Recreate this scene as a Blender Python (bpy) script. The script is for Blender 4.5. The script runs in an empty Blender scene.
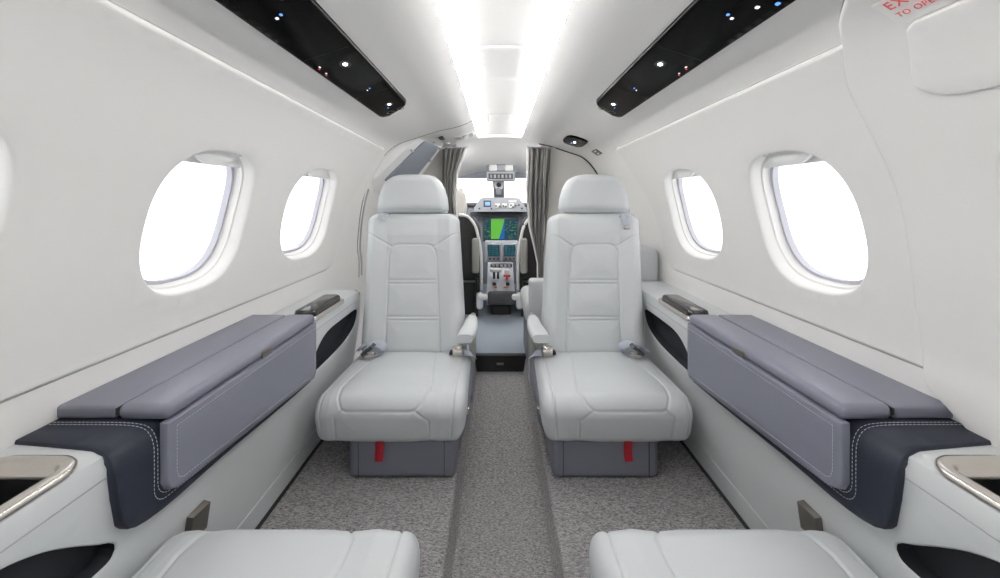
import bpy, bmesh, math, random
import numpy as np
from mathutils import Vector, Matrix
from mathutils.geometry import delaunay_2d_cdt
random.seed(4)
C = bpy.context.scene.collection
F = 400.0; VX, VY = 498.0, 200.0; CX = -0.012       # focal length in pixels, vanishing point, camera offset from the cabin axis
LIFT = 0.96                                          # everything is modelled around eye height, then lifted so the aisle is z = 0
ZF, ZA = -0.88, -0.96                                # raised floor, dropped aisle

# ------------------------------------------------------------------ materials
def srgb(r, g, b):
    f = lambda c: c/12.92 if c <= .04045 else ((c+.055)/1.055)**2.4
    return (f(r/255), f(g/255), f(b/255), 1)
MATS = {}
def mat(name, col, rough=.5, metal=0, bump=0, scale=200, kind='noise', spec=.5, coat=0, emit=None, estr=0):
    m = bpy.data.materials.new(name); m.use_nodes = True
    nt = m.node_tree; b = nt.nodes['Principled BSDF']
    b.inputs['Base Color'].default_value = col
    b.inputs['Roughness'].default_value = rough
    b.inputs['Metallic'].default_value = metal
    b.inputs['Specular IOR Level'].default_value = spec
    b.inputs['Coat Weight'].default_value = coat
    if emit:
        b.inputs['Emission Color'].default_value = emit
        b.inputs['Emission Strength'].default_value = estr
    if bump:
        tc = nt.nodes.new('ShaderNodeTexCoord')
        if kind == 'voronoi':
            t = nt.nodes.new('ShaderNodeTexVoronoi'); out = t.outputs['Distance']
        else:
            t = nt.nodes.new('ShaderNodeTexNoise'); t.inputs['Detail'].default_value = 4; out = t.outputs['Fac']
        t.inputs['Scale'].default_value = scale
        nt.links.new(tc.outputs['Object'], t.inputs['Vector'])
        bp = nt.nodes.new('ShaderNodeBump'); bp.inputs['Strength'].default_value = bump
        bp.inputs['Distance'].default_value = .001
        nt.links.new(out, bp.inputs['Height']); nt.links.new(bp.outputs['Normal'], b.inputs['Normal'])
    MATS[name] = m
    return m
LINER = mat('liner', (.83, .82, .805, 1), .55, bump=.05, scale=60)
PANELM = mat('wall_panel', (.80, .79, .775, 1), .55, bump=.05, scale=60)
WHITE = mat('white_plastic', (.84, .84, .83, 1), .4)
BEIGE = mat('beige_laminate', (.62, .605, .57, 1), .5, bump=.05, scale=80)
LEATHER = mat('grey_leather', (.62, .642, .655, 1), .42, bump=.12, scale=420, kind='voronoi')
LEATHER2 = mat('console_leather', (.57, .59, .60, 1), .45, bump=.1, scale=420, kind='voronoi')
SIDEP = mat('side_panel_grey', (.60, .618, .624, 1), .5, bump=.05, scale=90)
CABL = mat('lavender_leather', (.19, .195, .245, 1), .36, bump=.12, scale=420, kind='voronoi')
NAVY = mat('navy_leather', (.018, .022, .036, 1), .5, spec=.3, bump=.12, scale=420, kind='voronoi')
PED = mat('slate_shroud', (.185, .192, .235, 1), .5)
BLACK = mat('black_plastic', (.012, .012, .013, 1), .45)
POCK = mat('pocket_lining', (.012, .015, .02, 1), .75, bump=.2, scale=300)
GLOSS = mat('piano_black', (.003, .003, .003, 1), .12, spec=.03)
LID = mat('espresso_gloss', (.016, .013, .012, 1), .16, coat=.3)
CHROME = mat('champagne_metal', (.72, .68, .63, 1), .26, 1)
BRONZE = mat('bronze_metal', (.22, .205, .185, 1), .42, .8)
STEEL = mat('brushed_steel', (.6, .6, .61, 1), .3, 1)
STITCH = mat('pale_thread', (.62, .64, .68, 1), .8)
GASKET = mat('lavender_gasket', (.44, .44, .49, 1), .6)
JOINT = mat('joint_shadow_grey', (.5, .495, .48, 1), .8)
SEAM = mat('grey_thread', (.4, .42, .43, 1), .8)
RED = mat('red_webbing', (.42, .012, .02, 1), .7)
REDINK = mat('red_ink', (.75, .12, .12, 1), .6)
STRAP = mat('lilac_webbing', (.52, .55, .63, 1), .7, bump=.3, scale=600)
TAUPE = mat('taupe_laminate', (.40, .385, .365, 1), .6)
CURT = mat('taupe_curtain', (.21, .203, .197, 1), .85, bump=.3, scale=500)
CURTW = mat('pale_curtain_edge', (.72, .71, .69, 1), .8)
MESHP = mat('blue_grey_fabric', (.25, .275, .315, 1), .8, bump=.4, scale=500)
GAP = mat('dark_gap', (.03, .03, .03, 1), .8)
BLUEG = mat('cockpit_grey', (.27, .285, .33, 1), .5)
COCKL = mat('cockpit_light_grey', (.42, .44, .48, 1), .45)
DARKG = mat('cockpit_dark_grey', (.07, .072, .08, 1), .5)
PAD = mat('khaki_pad', (.34, .34, .31, 1), .6)
STRIPM = mat('led_strip', (1, 1, 1, 1), .5, emit=(1, .985, .97, 1), estr=50)
LAMP = mat('reading_lamp', (1, 1, 1, 1), .5, emit=(1, .98, .93, 1), estr=6)
IB = mat('blue_icon', (.05, .15, .6, 1), .5, emit=(.1, .3, 1, 1), estr=.9)
IW = mat('white_icon', (.8, .8, .8, 1), .5, emit=(1, 1, 1, 1), estr=.6)
IR = mat('red_icon', (.6, .02, .02, 1), .5, emit=(1, .05, .05, 1), estr=.5)
def screen(name, col, s=.7): return mat(name, (col[0]*.3, col[1]*.3, col[2]*.3, 1), .25, emit=(*col, 1), estr=s)
SCRD = screen('screen_dark', (.012, .035, .05), 1)
SCRG = screen('screen_green', (.075, .28, .03), 1)
SCRB = screen('screen_blue', (.008, .07, .27), 1)
SCRC = screen('screen_cyan', (.03, .13, .155), .6)
SCRT = screen('screen_teal', (.01, .04, .055), .8)
SCRLB = screen('screen_light_blue', (.22, .42, .95), 1)
SCRL = screen('screen_lime', (.07, .24, .08), .6)
ORANGE = mat('orange_legend', (.7, .2, .1, 1), .6)
KRED = mat('red_knob', (.6, .02, .03, 1), .4)

def carpet_mat():
    m = bpy.data.materials.new('grey_carpet'); m.use_nodes = True
    nt = m.node_tree; b = nt.nodes['Principled BSDF']; b.inputs['Roughness'].default_value = .95
    b.inputs['Specular IOR Level'].default_value = .1
    tc = nt.nodes.new('ShaderNodeTexCoord'); mp = nt.nodes.new('ShaderNodeMapping')
    mp.inputs['Scale'].default_value = (.8, 2.0, 1)
    n = nt.nodes.new('ShaderNodeTexNoise'); n.inputs['Scale'].default_value = 145; n.inputs['Detail'].default_value = 5
    n.inputs['Roughness'].default_value = .85
    r = nt.nodes.new('ShaderNodeValToRGB')
    r.color_ramp.elements[0].position = .36; r.color_ramp.elements[0].color = (.06, .057, .06, 1)
    r.color_ramp.elements[1].position = .62; r.color_ramp.elements[1].color = (.50, .485, .49, 1)
    nt.links.new(tc.outputs['Object'], mp.inputs['Vector']); nt.links.new(mp.outputs[0], n.inputs['Vector'])
    nt.links.new(n.outputs['Fac'], r.inputs['Fac']); nt.links.new(r.outputs['Color'], b.inputs['Base Color'])
    bp = nt.nodes.new('ShaderNodeBump'); bp.inputs['Strength'].default_value = .6; bp.inputs['Distance'].default_value = .003
    nt.links.new(n.outputs['Fac'], bp.inputs['Height']); nt.links.new(bp.outputs['Normal'], b.inputs['Normal'])
    return m
CARPET = carpet_mat()
MATFL = mat('cockpit_mat', (.27, .31, .36, 1), .7, bump=.3, scale=150)
def glass_mat():
    m = bpy.data.materials.new('window_glass'); m.use_nodes = True
    nt = m.node_tree; nt.nodes.remove(nt.nodes['Principled BSDF'])
    t = nt.nodes.new('ShaderNodeBsdfTransparent'); g = nt.nodes.new('ShaderNodeBsdfGlossy'); g.inputs['Roughness'].default_value = .05
    mx = nt.nodes.new('ShaderNodeMixShader'); mx.inputs[0].default_value = .05
    nt.links.new(t.outputs[0], mx.inputs[1]); nt.links.new(g.outputs[0], mx.inputs[2])
    nt.links.new(mx.outputs[0], nt.nodes['Material Output'].inputs[0])
    return m
GLASS = glass_mat()

# ------------------------------------------------------------------ mesh helpers
def W(px, py, Y):
    return Vector((CX+(px-VX)/F*Y, Y, -(py-VY)/F*Y))
def obj(name, verts, faces, m, parent=None, ang=35):
    me = bpy.data.meshes.new(name)
    me.from_pydata([tuple(v) for v in verts], [], [tuple(f) for f in faces])
    bm = bmesh.new(); bm.from_mesh(me)
    bmesh.ops.remove_doubles(bm, verts=bm.verts, dist=1e-6)
    bmesh.ops.recalc_face_normals(bm, faces=bm.faces)
    bm.to_mesh(me); bm.free()
    return link(name, me, m, parent, ang)
def link(name, me, m, parent=None, ang=35):
    me.polygons.foreach_set('use_smooth', [True]*len(me.polygons))
    try: me.set_sharp_from_angle(angle=math.radians(ang))
    except Exception: pass
    me.materials.append(m)
    o = bpy.data.objects.new(name, me); C.objects.link(o)
    if parent: o.parent = parent
    return o
class MB:                                            # collects shapes that make ONE mesh
    def __init__(s): s.bm = bmesh.new()
    def add(s, tmp, M=None):
        if M is not None: bmesh.ops.transform(tmp, matrix=M, verts=tmp.verts)
        me = bpy.data.meshes.new('t'); tmp.to_mesh(me); tmp.free(); s.bm.from_mesh(me); bpy.data.meshes.remove(me); return s
    def box(s, c, d, r=0, seg=3, M=None):            # bevelled box, centre and full sizes
        b = bmesh.new(); bmesh.ops.create_cube(b, size=1)
        bmesh.ops.scale(b, vec=d, verts=b.verts)
        if r: bmesh.ops.bevel(b, geom=b.edges[:]+b.verts[:], offset=min(r, min(d)*.49), segments=seg, profile=.5, affect='EDGES')
        T = Matrix.Translation(c)
        return s.add(b, T @ M if M is not None else T)
    def cyl(s, c, r, h, axis='z', seg=24, r2=None, bev=0):
        b = bmesh.new(); bmesh.ops.create_cone(b, cap_ends=True, segments=seg, radius1=r, radius2=r if r2 is None else r2, depth=h)
        if bev:
            es = [e for e in b.edges if all(abs(abs(v.co.z)-h/2) < 1e-6 for v in e.verts) and abs(e.verts[0].co.z-e.verts[1].co.z) < 1e-6]
            bmesh.ops.bevel(b, geom=es, offset=bev, segments=2, profile=.5, affect='EDGES')
        R = {'z': Matrix(), 'x': Matrix.Rotation(math.pi/2, 4, 'Y'), 'y': Matrix.Rotation(math.pi/2, 4, 'X')}[axis]
        return s.add(b, Matrix.Translation(c) @ R)
    def tube(s, pts, r, seg=8, flat=None, up=None):  # swept tube; flat=(half width, half thickness) sweeps a ribbon
        pts = [Vector(p) for p in pts]; b = bmesh.new(); rings = []
        for i, p in enumerate(pts):
            t = (pts[min(i+1, len(pts)-1)]-pts[max(i-1, 0)]).normalized()
            u = Vector(up) if up else (Vector((0, 0, 1)) if abs(t.z) < .9 else Vector((1, 0, 0)))
            a = t.cross(u).normalized(); c = a.cross(t).normalized()
            ra, rc = flat if flat else (r, r)
            rings.append([b.verts.new(p+a*(ra*math.cos(2*math.pi*k/seg))+c*(rc*math.sin(2*math.pi*k/seg))) for k in range(seg)])
        for r0, r1 in zip(rings, rings[1:]):
            for k in range(seg): b.faces.new((r0[k], r0[(k+1) % seg], r1[(k+1) % seg], r1[k]))
        b.faces.new(rings[0]); b.faces.new(rings[-1])
        bmesh.ops.recalc_face_normals(b, faces=b.faces)
        return s.add(b)
    def raw(s, verts, faces):
        b = bmesh.new(); vs = [b.verts.new(v) for v in verts]
        for f in faces:
            try: b.faces.new([vs[i] for i in f])
            except ValueError: pass
        bmesh.ops.recalc_face_normals(b, faces=b.faces)
        return s.add(b)
    def prism(s, poly, y0, y1, plane='xz'):          # polygon extruded along the missing axis
        n = len(poly)
        if plane == 'xz': v = [(a, y0, b) for a, b in poly]+[(a, y1, b) for a, b in poly]
        elif plane == 'yz': v = [(y0, a, b) for a, b in poly]+[(y1, a, b) for a, b in poly]
        else: v = [(a, b, y0) for a, b in poly]+[(a, b, y1) for a, b in poly]
        f = [list(range(n)), list(range(2*n-1, n-1, -1))]+[[i, (i+1) % n, n+(i+1) % n, n+i] for i in range(n)]
        return s.raw(v, f)
    def build(s, name, m, parent=None, ang=35):
        me = bpy.data.meshes.new(name); s.bm.to_mesh(me); s.bm.free()
        return link(name, me, m, parent, ang)
def thing(name, label, cat, loc=(0, 0, 0), group=None, rz=0):
    o = bpy.data.objects.new(name, None); C.objects.link(o); o.empty_display_size = .05
    o.location = loc; o.rotation_euler = (0, 0, rz); o['label'] = label; o['category'] = cat
    if group: o['group'] = group
    return o
def tag(o, label, cat, group=None):
    o['label'] = label; o['category'] = cat
    if group: o['group'] = group
    return o
def struct(o, label=None):
    o['kind'] = 'structure'
    if label: o['label'] = label
    return o
def smooth_poly(pts, n=12):                          # Catmull-Rom
    P = [np.array(p, float) for p in pts]; P = [2*P[0]-P[1]]+P+[2*P[-1]-P[-2]]; out = []
    for i in range(1, len(P)-2):
        for k in range(n):
            t = k/n; a, b, c, d = P[i-1:i+3]
            out.append(.5*((2*b)+(c-a)*t+(2*a-5*b+4*c-d)*t*t+(3*b-a-3*c+d)*t**3))
    out.append(P[-2]); return np.array(out)
def rrect(x0, x1, y0, y1, r, n=8):                   # rounded rectangle, ccw
    r = r if isinstance(r, (list, tuple)) else [r]*4; out = []
    for (cx, cy, a, q) in ((x1-r[0], y1-r[0], 0, r[0]), (x0+r[1], y1-r[1], 90, r[1]), (x0+r[2], y0+r[2], 180, r[2]), (x1-r[3], y0+r[3], 270, r[3])):
        for k in range(n+1):
            t = math.radians(a+90*k/n); out.append((cx+q*math.cos(t), cy+q*math.sin(t)))
    return out
def densify(loop, d=.03):
    out = []; n = len(loop)
    for i in range(n):
        a = np.array(loop[i]); b = np.array(loop[(i+1) % n]); L = np.linalg.norm(b-a)
        if L < 1e-7: continue
        k = max(1, int(math.ceil(L/d)))
        for j in range(k): out.append(tuple(a+(b-a)*j/k))
    return out
def area(loop): return .5*sum(loop[i][0]*loop[(i+1) % len(loop)][1]-loop[(i+1) % len(loop)][0]*loop[i][1] for i in range(len(loop)))
def offset(loop, d):                                 # ccw loop grows by d
    n = len(loop); out = []
    for i in range(n):
        a, b, c = np.array(loop[i-1]), np.array(loop[i]), np.array(loop[(i+1) % n])
        t1 = (b-a)/max(1e-9, np.linalg.norm(b-a)); t2 = (c-b)/max(1e-9, np.linalg.norm(c-b))
        n1 = np.array((t1[1], -t1[0])); n2 = np.array((t2[1], -t2[0])); m = n1+n2; L = np.linalg.norm(m)
        m = n1 if L < 1e-6 else m/L
        out.append(tuple(b+m*d/max(.5, float(m@n1))))
    return out
def inside(p, loop):
    x, y = p; r = False; n = len(loop)
    for i in range(n):
        x1, y1 = loop[i]; x2, y2 = loop[(i+1) % n]
        if (y1 > y) != (y2 > y) and x < (x2-x1)*(y-y1)/(y2-y1)+x1: r = not r
    return r
class Profile:                                       # cross-section (x, z) for the right side; surface point from (y, u, inward offset)
    def __init__(s, pts, n=10, sharp=False):
        P = np.array(pts, float) if sharp else smooth_poly(pts, n)
        s.P = P; s.L = np.concatenate([[0], np.cumsum(np.linalg.norm(np.diff(P, axis=0), axis=1))]); s.U = s.L[-1]
        T = np.gradient(P, s.L, axis=0); T /= np.linalg.norm(T, axis=1)[:, None]; s.N = np.stack([T[:, 1], -T[:, 0]], 1)   # towards the cabin
    def at(s, u):
        return np.array([np.interp(u, s.L, s.P[:, 0]), np.interp(u, s.L, s.P[:, 1])]), np.array([np.interp(u, s.L, s.N[:, 0]), np.interp(u, s.L, s.N[:, 1])])
    def surf(s, side):
        def f(y, u, off=0):
            p, n = s.at(u); q = p+n*off
            return (side*q[0], y, q[1])
        return f
    def u_of(s, x=None, z=None):
        v, t = (s.P[:, 0], x) if x is not None else (s.P[:, 1], z)   # first crossing, interpolated
        for i in range(len(v)-1):
            if (v[i]-t)*(v[i+1]-t) <= 0 and abs(v[i+1]-v[i]) > 1e-9: return float(s.L[i]+(s.L[i+1]-s.L[i])*(t-v[i])/(v[i+1]-v[i]))
        return float(s.L[int(np.argmin(abs(v-t)))])
    def px(s, px, py):                               # photo pixel on the right or left wall -> (Y, u)
        side = 1 if px > VX else -1
        a = math.atan2(-(py-VY), (px-VX)*side)
        A = np.arctan2(s.P[:, 1], s.P[:, 0]-CX*side); i = int(np.argmin(abs(A-a)))
        i0, i1 = max(0, i-1), min(len(A)-1, i+1)
        aa = [A[i0], A[i], A[i1]]; uu = [s.L[i0], s.L[i], s.L[i1]]; o = np.argsort(aa)
        u = float(np.interp(a, np.array(aa)[o], np.array(uu)[o])); p, _ = s.at(u)
        r = math.hypot((px-VX), (py-VY)); return (math.hypot(p[0]-CX*side, p[1])*F/r, u)
def patch(mb, f, outline, holes=(), off=0, rim=((.0015, -.0005), (.003, -.003), (.003, -.006)), hole_rims=None, du=.03, dy=.06):
    """outline and holes are (y,u) loops; rim = (growth, offset) rings that turn the edge over; hole_rims[i] likewise (growth < 0 goes into the hole)."""
    fix = lambda l: list(l) if area(l) > 0 else list(l)[::-1]
    outline = densify(fix(outline)); holes = [densify(fix(h)) for h in holes]
    pts = list(outline); edges = [(i, (i+1) % len(outline)) for i in range(len(outline))]
    for h in holes:
        k = len(pts); pts += h; edges += [(k+i, k+(i+1) % len(h)) for i in range(len(h))]
    A = np.array(pts); (y0, u0), (y1, u1) = A.min(0), A.max(0)
    shr = offset(outline, -min(.006, du*.3)); grown = [offset(h, .008) for h in holes]
    for y in np.arange(y0+dy/2, y1, dy):
        for u in np.arange(u0+du/2, u1, du):
            if inside((y, u), shr) and not any(inside((y, u), g) for g in grown): pts.append((y, u))
    vs, es, fs = delaunay_2d_cdt([Vector(p) for p in pts], edges, [], 0, 1e-7)[:3]
    faces = []
    for fc in fs:
        c = (sum(vs[i].x for i in fc)/3, sum(vs[i].y for i in fc)/3)
        if inside(c, outline) and not any(inside(c, h) for h in holes): faces.append(fc)
    V = [f(v.x, v.y, off) for v in vs]
    def ring(loop, steps):
        idx = [min(range(len(vs)), key=lambda i: (vs[i].x-p[0])**2+(vs[i].y-p[1])**2) for p in loop]
        for g, d in steps:
            nl = offset(loop, g); k = len(V); V.extend(f(p[0], p[1], off+d) for p in nl); n = len(nl)
            faces.extend((idx[i], idx[(i+1) % n], k+(i+1) % n, k+i) for i in range(n)); idx = list(range(k, k+n))
    if rim: ring(outline, rim)
    for i, h in enumerate(holes):
        if hole_rims and hole_rims[i]: ring(h, hole_rims[i])
    used = sorted({i for fc in faces for i in fc}); mp = {i: k for k, i in enumerate(used)}
    return mb.raw([V[i] for i in used], [[mp[i] for i in fc] for fc in faces])
def dashes(mb, f, line, off=.0012, dash=.0042, gap=.0028, r=.0006):   # thread stitches along a (y,u) polyline of surface f
    P = np.array(line, float); L = np.concatenate([[0], np.cumsum(np.linalg.norm(np.diff(P, axis=0), axis=1))]); t = 0
    while t+dash < L[-1]:
        q = [(np.interp(s, L, P[:, 0]), np.interp(s, L, P[:, 1])) for s in (t, t+dash)]
        mb.tube([f(q[0][0], q[0][1], off), f(q[1][0], q[1][1], off)], r, 4); t += dash+gap
def line_on(mb, f, line, r=.001, off=0, step=.02, seg=6):
    P = np.array(line, float); L = np.concatenate([[0], np.cumsum(np.linalg.norm(np.diff(P, axis=0), axis=1))])
    n = max(2, int(L[-1]/step)); mb.tube([f(np.interp(t, L, P[:, 0]), np.interp(t, L, P[:, 1]), off) for t in np.linspace(0, L[-1], n)], r, seg)

# ------------------------------------------------------------------ the cabin shell
HULL = Profile([(.150, .436), (.185, .414), (.25, .393), (.345, .372), (.475, .33), (.555, .302), (.61, .262), (.66, .20), (.705, .115), (.738, .03),
                (.760, -.06), (.776, -.17), (.7835, -.275), (.778, -.318), (.775, -.36), (.776, -.46), (.770, -.65), (.75, -.80), (.73, -.90)], 12)
U_LOW = HULL.u_of(z=-.46)
U_SEAM0, U_DADO = HULL.u_of(x=.584), HULL.u_of(z=-.305)
YB, YD, YP = -1.0, 2.17, 2.80                        # aft end, door edge, cockpit partition
WINS = [(-.16, .172), (.425, .172), (1.005, .173), (1.572, .20)]
UW0, UW1 = HULL.u_of(z=.130), HULL.u_of(z=-.228)
def win_loop(yc, hw, grow=0, n=56):
    uc, hu = (UW0+UW1)/2, (UW1-UW0)/2+grow; hw += grow; out = []
    for k in range(n):
        t = 2*math.pi*k/n; c, s_ = math.cos(t), math.sin(t); e = 2/2.7
        a, b = hw*math.copysign(abs(c)**e, c), hu*math.copysign(abs(s_)**e, s_)
        out.append((yc+a-.07*b, uc+b))
    return out
SIDE = {1: 'right', -1: 'left'}
win_no = 0
for s in (-1, 1):
    f = HULL.surf(s)
    # the liner: flank of the ceiling and the frame around the wall panel
    mb = MB()
    y_end = YP+.02 if s > 0 else YD
    patch(mb, f, [(YB, 0), (y_end, 0), (y_end, HULL.U), (YB, HULL.U)], [win_loop(y, w, .012) for y, w in WINS], rim=None, du=.014, dy=.09)
    if s < 0:                                        # the liner runs on over the entry door
        ud = HULL.u_of(x=.33)
        patch(mb, f, [(YD+.006, 0), (YP+.02, 0), (YP+.02, ud), (YD+.006, ud)], rim=((.002, -.002), (.002, -.03)))
    struct(mb.build('wall_'+SIDE[s], LINER))
    # raised wall panel with window openings
    rims = [((-.003, -.001), (-.006, -.004), (-.009, -.014), (-.013, -.03), (-.018, -.032), (-.020, -.05), (-.024, -.052), (-.026, -.062))]
    us = lambda y: U_SEAM0+(y-.7)*.022
    ye = 2.10
    if s < 0: y0, ws = YB, WINS
    else: y0, ws = .79, WINS[2:]
    front = smooth_poly([(ye-.05, us(ye)), (ye-.012, us(ye)+.012), (ye, us(ye)+.05), (ye-.03, HULL.u_of(z=.13)), (ye-.13, HULL.u_of(z=-.02)), (ye-.19, HULL.u_of(z=-.17)),
                         (ye-.23, U_DADO-.045), (ye-.265, U_DADO-.012), (ye-.32, U_DADO)], 8)
    if s < 0: back = [(y0, U_DADO), (y0, us(y0))]
    else:
        ex = [HULL.px(928, 368), HULL.px(920, 300), HULL.px(905, 200), HULL.px(870, 120), HULL.px(852, 82), HULL.px(846, 46)]
        back = [(min(a, .80)+.004, b) for a, b in smooth_poly(ex, 6)]
        back = [(a, min(max(b, us(a)), U_DADO)) for a, b in back]
    outl = [tuple(p) for p in front]+[tuple(p) for p in back]
    mb = MB(); patch(mb, f, outl, [win_loop(y, w) for y, w in ws], off=.010, rim=((.003, -.0008), (.006, -.004), (.007, -.010)), hole_rims=rims*len(ws), du=.014, dy=.06)
    wp = struct(mb.build('wall_panel_'+SIDE[s], PANELM, ang=50))
    mb = MB(); line_on(mb, f, offset(densify(outl, .03) if area(outl) > 0 else densify(outl[::-1], .03), .0075)[3:], .0016, .0002); mb.build('shadow_joint', JOINT, wp)
    if s > 0:                                        # emergency exit hatch with the third window
        top = [HULL.px(846, 46), HULL.px(843, 20), HULL.px(849, -10)]
        low = [HULL.px(1010, 458), HULL.px(985, 441), HULL.px(950, 405), HULL.px(932, 385)]
        edge = smooth_poly(low+[e for e in ex]+top[1:]+[(.56, HULL.u_of(x=.45)), (.5, HULL.u_of(x=.43))], 6)
        edge = [(min(a, .80)-.004, min(b, U_LOW-.03)) for a, b in edge]
        outl = edge+[(.0, edge[-1][1]), (-.1, edge[-1][1]+.1), (-.1, U_LOW-.1), (.0, U_LOW-.03)]
        mb = MB(); patch(mb, f, outl, [win_loop(*WINS[1])], off=.010, rim=((.003, -.0008), (.006, -.005), (.007, -.010)), hole_rims=rims, du=.014, dy=.05)
        o = mb.build('exit_hatch', PANELM, ang=50)
        mb = MB(); line_on(mb, f, [p for p in offset(densify(outl if area(outl) > 0 else outl[::-1], .02), .0072) if p[0] > .2], .0016, .0004); mb.build('shadow_joint', JOINT, o)
        EXIT = tag(o, 'off-white emergency exit hatch with curved edge in right wall', 'hatch')
        mb = MB(); patch(mb, f, [(YB, us(YB)), (-.15, us(YB)), (-.15, U_DADO), (YB, U_DADO)], [win_loop(*WINS[0])], off=.010, hole_rims=rims)
        struct(mb.build('wall_panel_rear', PANELM, ang=50))
    # panes and shades
    for k, (yc, hw) in enumerate(WINS):
        win_no += 1
        base = .010
        L1, L2 = win_loop(yc, hw, -.020), win_loop(yc, hw, -.029)
        mb = MB(); n = len(L1)
        mb.raw([f(a, b, base-.051) for a, b in L1]+[f(a, b, base-.051) for a, b in L2]+[f(a, b, base-.068) for a, b in L2]+[f(a, b, base-.068) for a, b in L1],
               [(r*n+i, r*n+(i+1) % n, ((r+1) % 4)*n+(i+1) % n, ((r+1) % 4)*n+i) for r in range(4) for i in range(n)])
        fr = struct(mb.build('window_%d' % win_no, GASKET), 'rounded cabin window in %s wall' % SIDE[s])
        mb = MB(); patch(mb, f, win_loop(yc, hw, -.0285), off=base-.062, rim=None); mb.build('window_pane', GLASS, fr)
        # shade, pulled down a little from the head of the opening
        lp = win_loop(yc, hw, -.012); cut = UW0+.054
        sh = [p for p in lp if p[1] < cut]
        sh = sorted(sh); seg = [p for p in sh]
        bottom = [(seg[-1][0]-(seg[-1][0]-seg[0][0])*t, cut) for t in np.linspace(0, 1, 10)]
        mb = MB(); patch(mb, f, [tuple(p) for p in seg]+bottom, off=base-.034, rim=((0, -.004),), du=.012, dy=.02)
        shd = mb.build('window_shade', WHITE, fr)
        hwid = hw*.55
        tabl = [(yc-hwid, UW0+.012), (yc-hwid*.7, UW0+.03), (yc-hwid*.35, UW0+.046), (yc, UW0+.05), (yc+hwid*.35, UW0+.046), (yc+hwid*.7, UW0+.03), (yc+hwid, UW0+.012)]
        mb = MB(); patch(mb, f, [tuple(p) for p in smooth_poly(tabl, 5)]+[(yc+hwid*.6, UW0+.008), (yc-hwid*.6, UW0+.008)], off=base-.02, rim=((.001, -.001), (.002, -.012)), du=.01, dy=.02)
        mb.build('pull_tab', WHITE, shd)
        sl = [(p[0], p[1]) for p in sorted([q for q in win_loop(yc, hw, -.006) if q[1] < UW0+.016])]
        if len(sl) > 2:
            mb = MB(); line_on(mb, f, sl, .0022, base-.012); mb.build('shade_slot', GAP, fr)
        # daylight portal just outside the opening
        ld = bpy.data.lights.new('window_portal', 'AREA'); ld.shape = 'RECTANGLE'; ld.size = .4; ld.size_y = .42
        ld.cycles.is_portal = True
        lo = bpy.data.objects.new('window_portal', ld); C.objects.link(lo); lo.location = (s*.86, yc, -.05)
        lo.rotation_euler = (0, s*math.pi/2, 0)

# ceiling between the two light strips
mb = MB(); n = 16
prof = [(x, .461-.009*(x/.146)**2) for x in np.linspace(-.146, .146, n)]
V = []; Fc = []
ys = np.linspace(YB, YP+.02, 24)
for y in ys: V += [(x, y, z) for x, z in prof]
for i in range(len(ys)-1):
    for k in range(n-1): Fc.append((i*n+k, i*n+k+1, (i+1)*n+k+1, (i+1)*n+k))
mb.raw(V, Fc)
for sx in (-1, 1):
    mb.raw([(sx*.146, YB, .452), (sx*.146, YP+.02, .452), (sx*.149, YP+.02, .453), (sx*.149, YB, .453), (sx*.1515, YP+.02, .453), (sx*.1515, YB, .453), (sx*.150, YP+.02, .436), (sx*.150, YB, .436)],
           [(0, 1, 2, 3), (3, 2, 4, 5), (5, 4, 6, 7)])
struct(mb.build('ceiling', LINER))
for sx in (-1, 1):
    mb = MB().box((sx*.1478, (YB+YP)/2, .4445), (.003, YP-YB-.1, .012), .001, 2)
    tag(mb.build('ceiling_light_strip', STRIPM), 'long glowing light strip along %s edge of the ceiling' % SIDE[sx], 'light', 'ceiling light strips')
def fl(y, x, off=0): return (x, y, .461-.009*(x/.146)**2-off)
lp = rrect(1.20, 1.53, -.087, .083, .02); t = patch(MB(), fl, lp, off=.003, rim=((.002, -.001), (.003, -.003))).build('ceiling_access_panel', LINER); mb = MB(); line_on(mb, fl, densify(offset(lp, .0038)+[offset(lp, .0038)[0]], .02), .0013, .0004, step=.01); mb.build('shadow_joint', JOINT, t); tag(t, 'square white access panel set in ceiling between light strips', 'panel')
lp = rrect(2.15, 2.35, -.062, .062, .02); t = patch(MB(), fl, lp, off=.003, rim=((.002, -.001), (.003, -.003))).build('ceiling_access_panel', LINER); mb = MB(); line_on(mb, fl, densify(offset(lp, .0038)+[offset(lp, .0038)[0]], .02), .0013, .0004, step=.01); mb.build('shadow_joint', JOINT, t); tag(t, 'small white slot panel in ceiling near cockpit opening', 'panel')

# floor: raised carpet both sides, rounded lip, dropped aisle, door step
mb = MB()
lip = [(.70, ZF), (.30, ZF), (.165, ZF), (.150, ZF), (.1455, ZF-.002), (.142, ZF-.006), (.140, ZF-.014), (.131, ZA+.003), (.126, ZA), (.06, ZA), (0, ZA)]
lip = lip+[(-x, z) for x, z in lip[-2::-1]]
V = []; Fc = []; n = len(lip); ys = (YB, 0, 1, 2.235)
for y in ys: V += [(x, y, z) for x, z in lip]
for i in range(len(ys)-1):
    for k in range(n-1): Fc.append((i*n+k, i*n+k+1, (i+1)*n+k+1, (i+1)*n+k))
mb.raw(V, Fc); struct(mb.build('floor', CARPET, ang=60))
mb = MB().box((0, 3.3, -.875), (1.7, 2.1, .03)); struct(mb.build('floor_cockpit', MATFL))
mb = MB().box((0, 2.243, -.912), (1.5, .016, .10), .003)
mb.box((0, 2.236, -.866), (.30, .03, .006), .002)
o = struct(mb.build('trim_1', BLACK)); MB().box((0.0, 2.232, -.915), (.04, .006, .012), .002).build('step_plate', BRONZE, o)
struct(MB().box((0, YB-.01, -.25), (1.7, .02, 1.5)).build('wall_rear', LINER))

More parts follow.
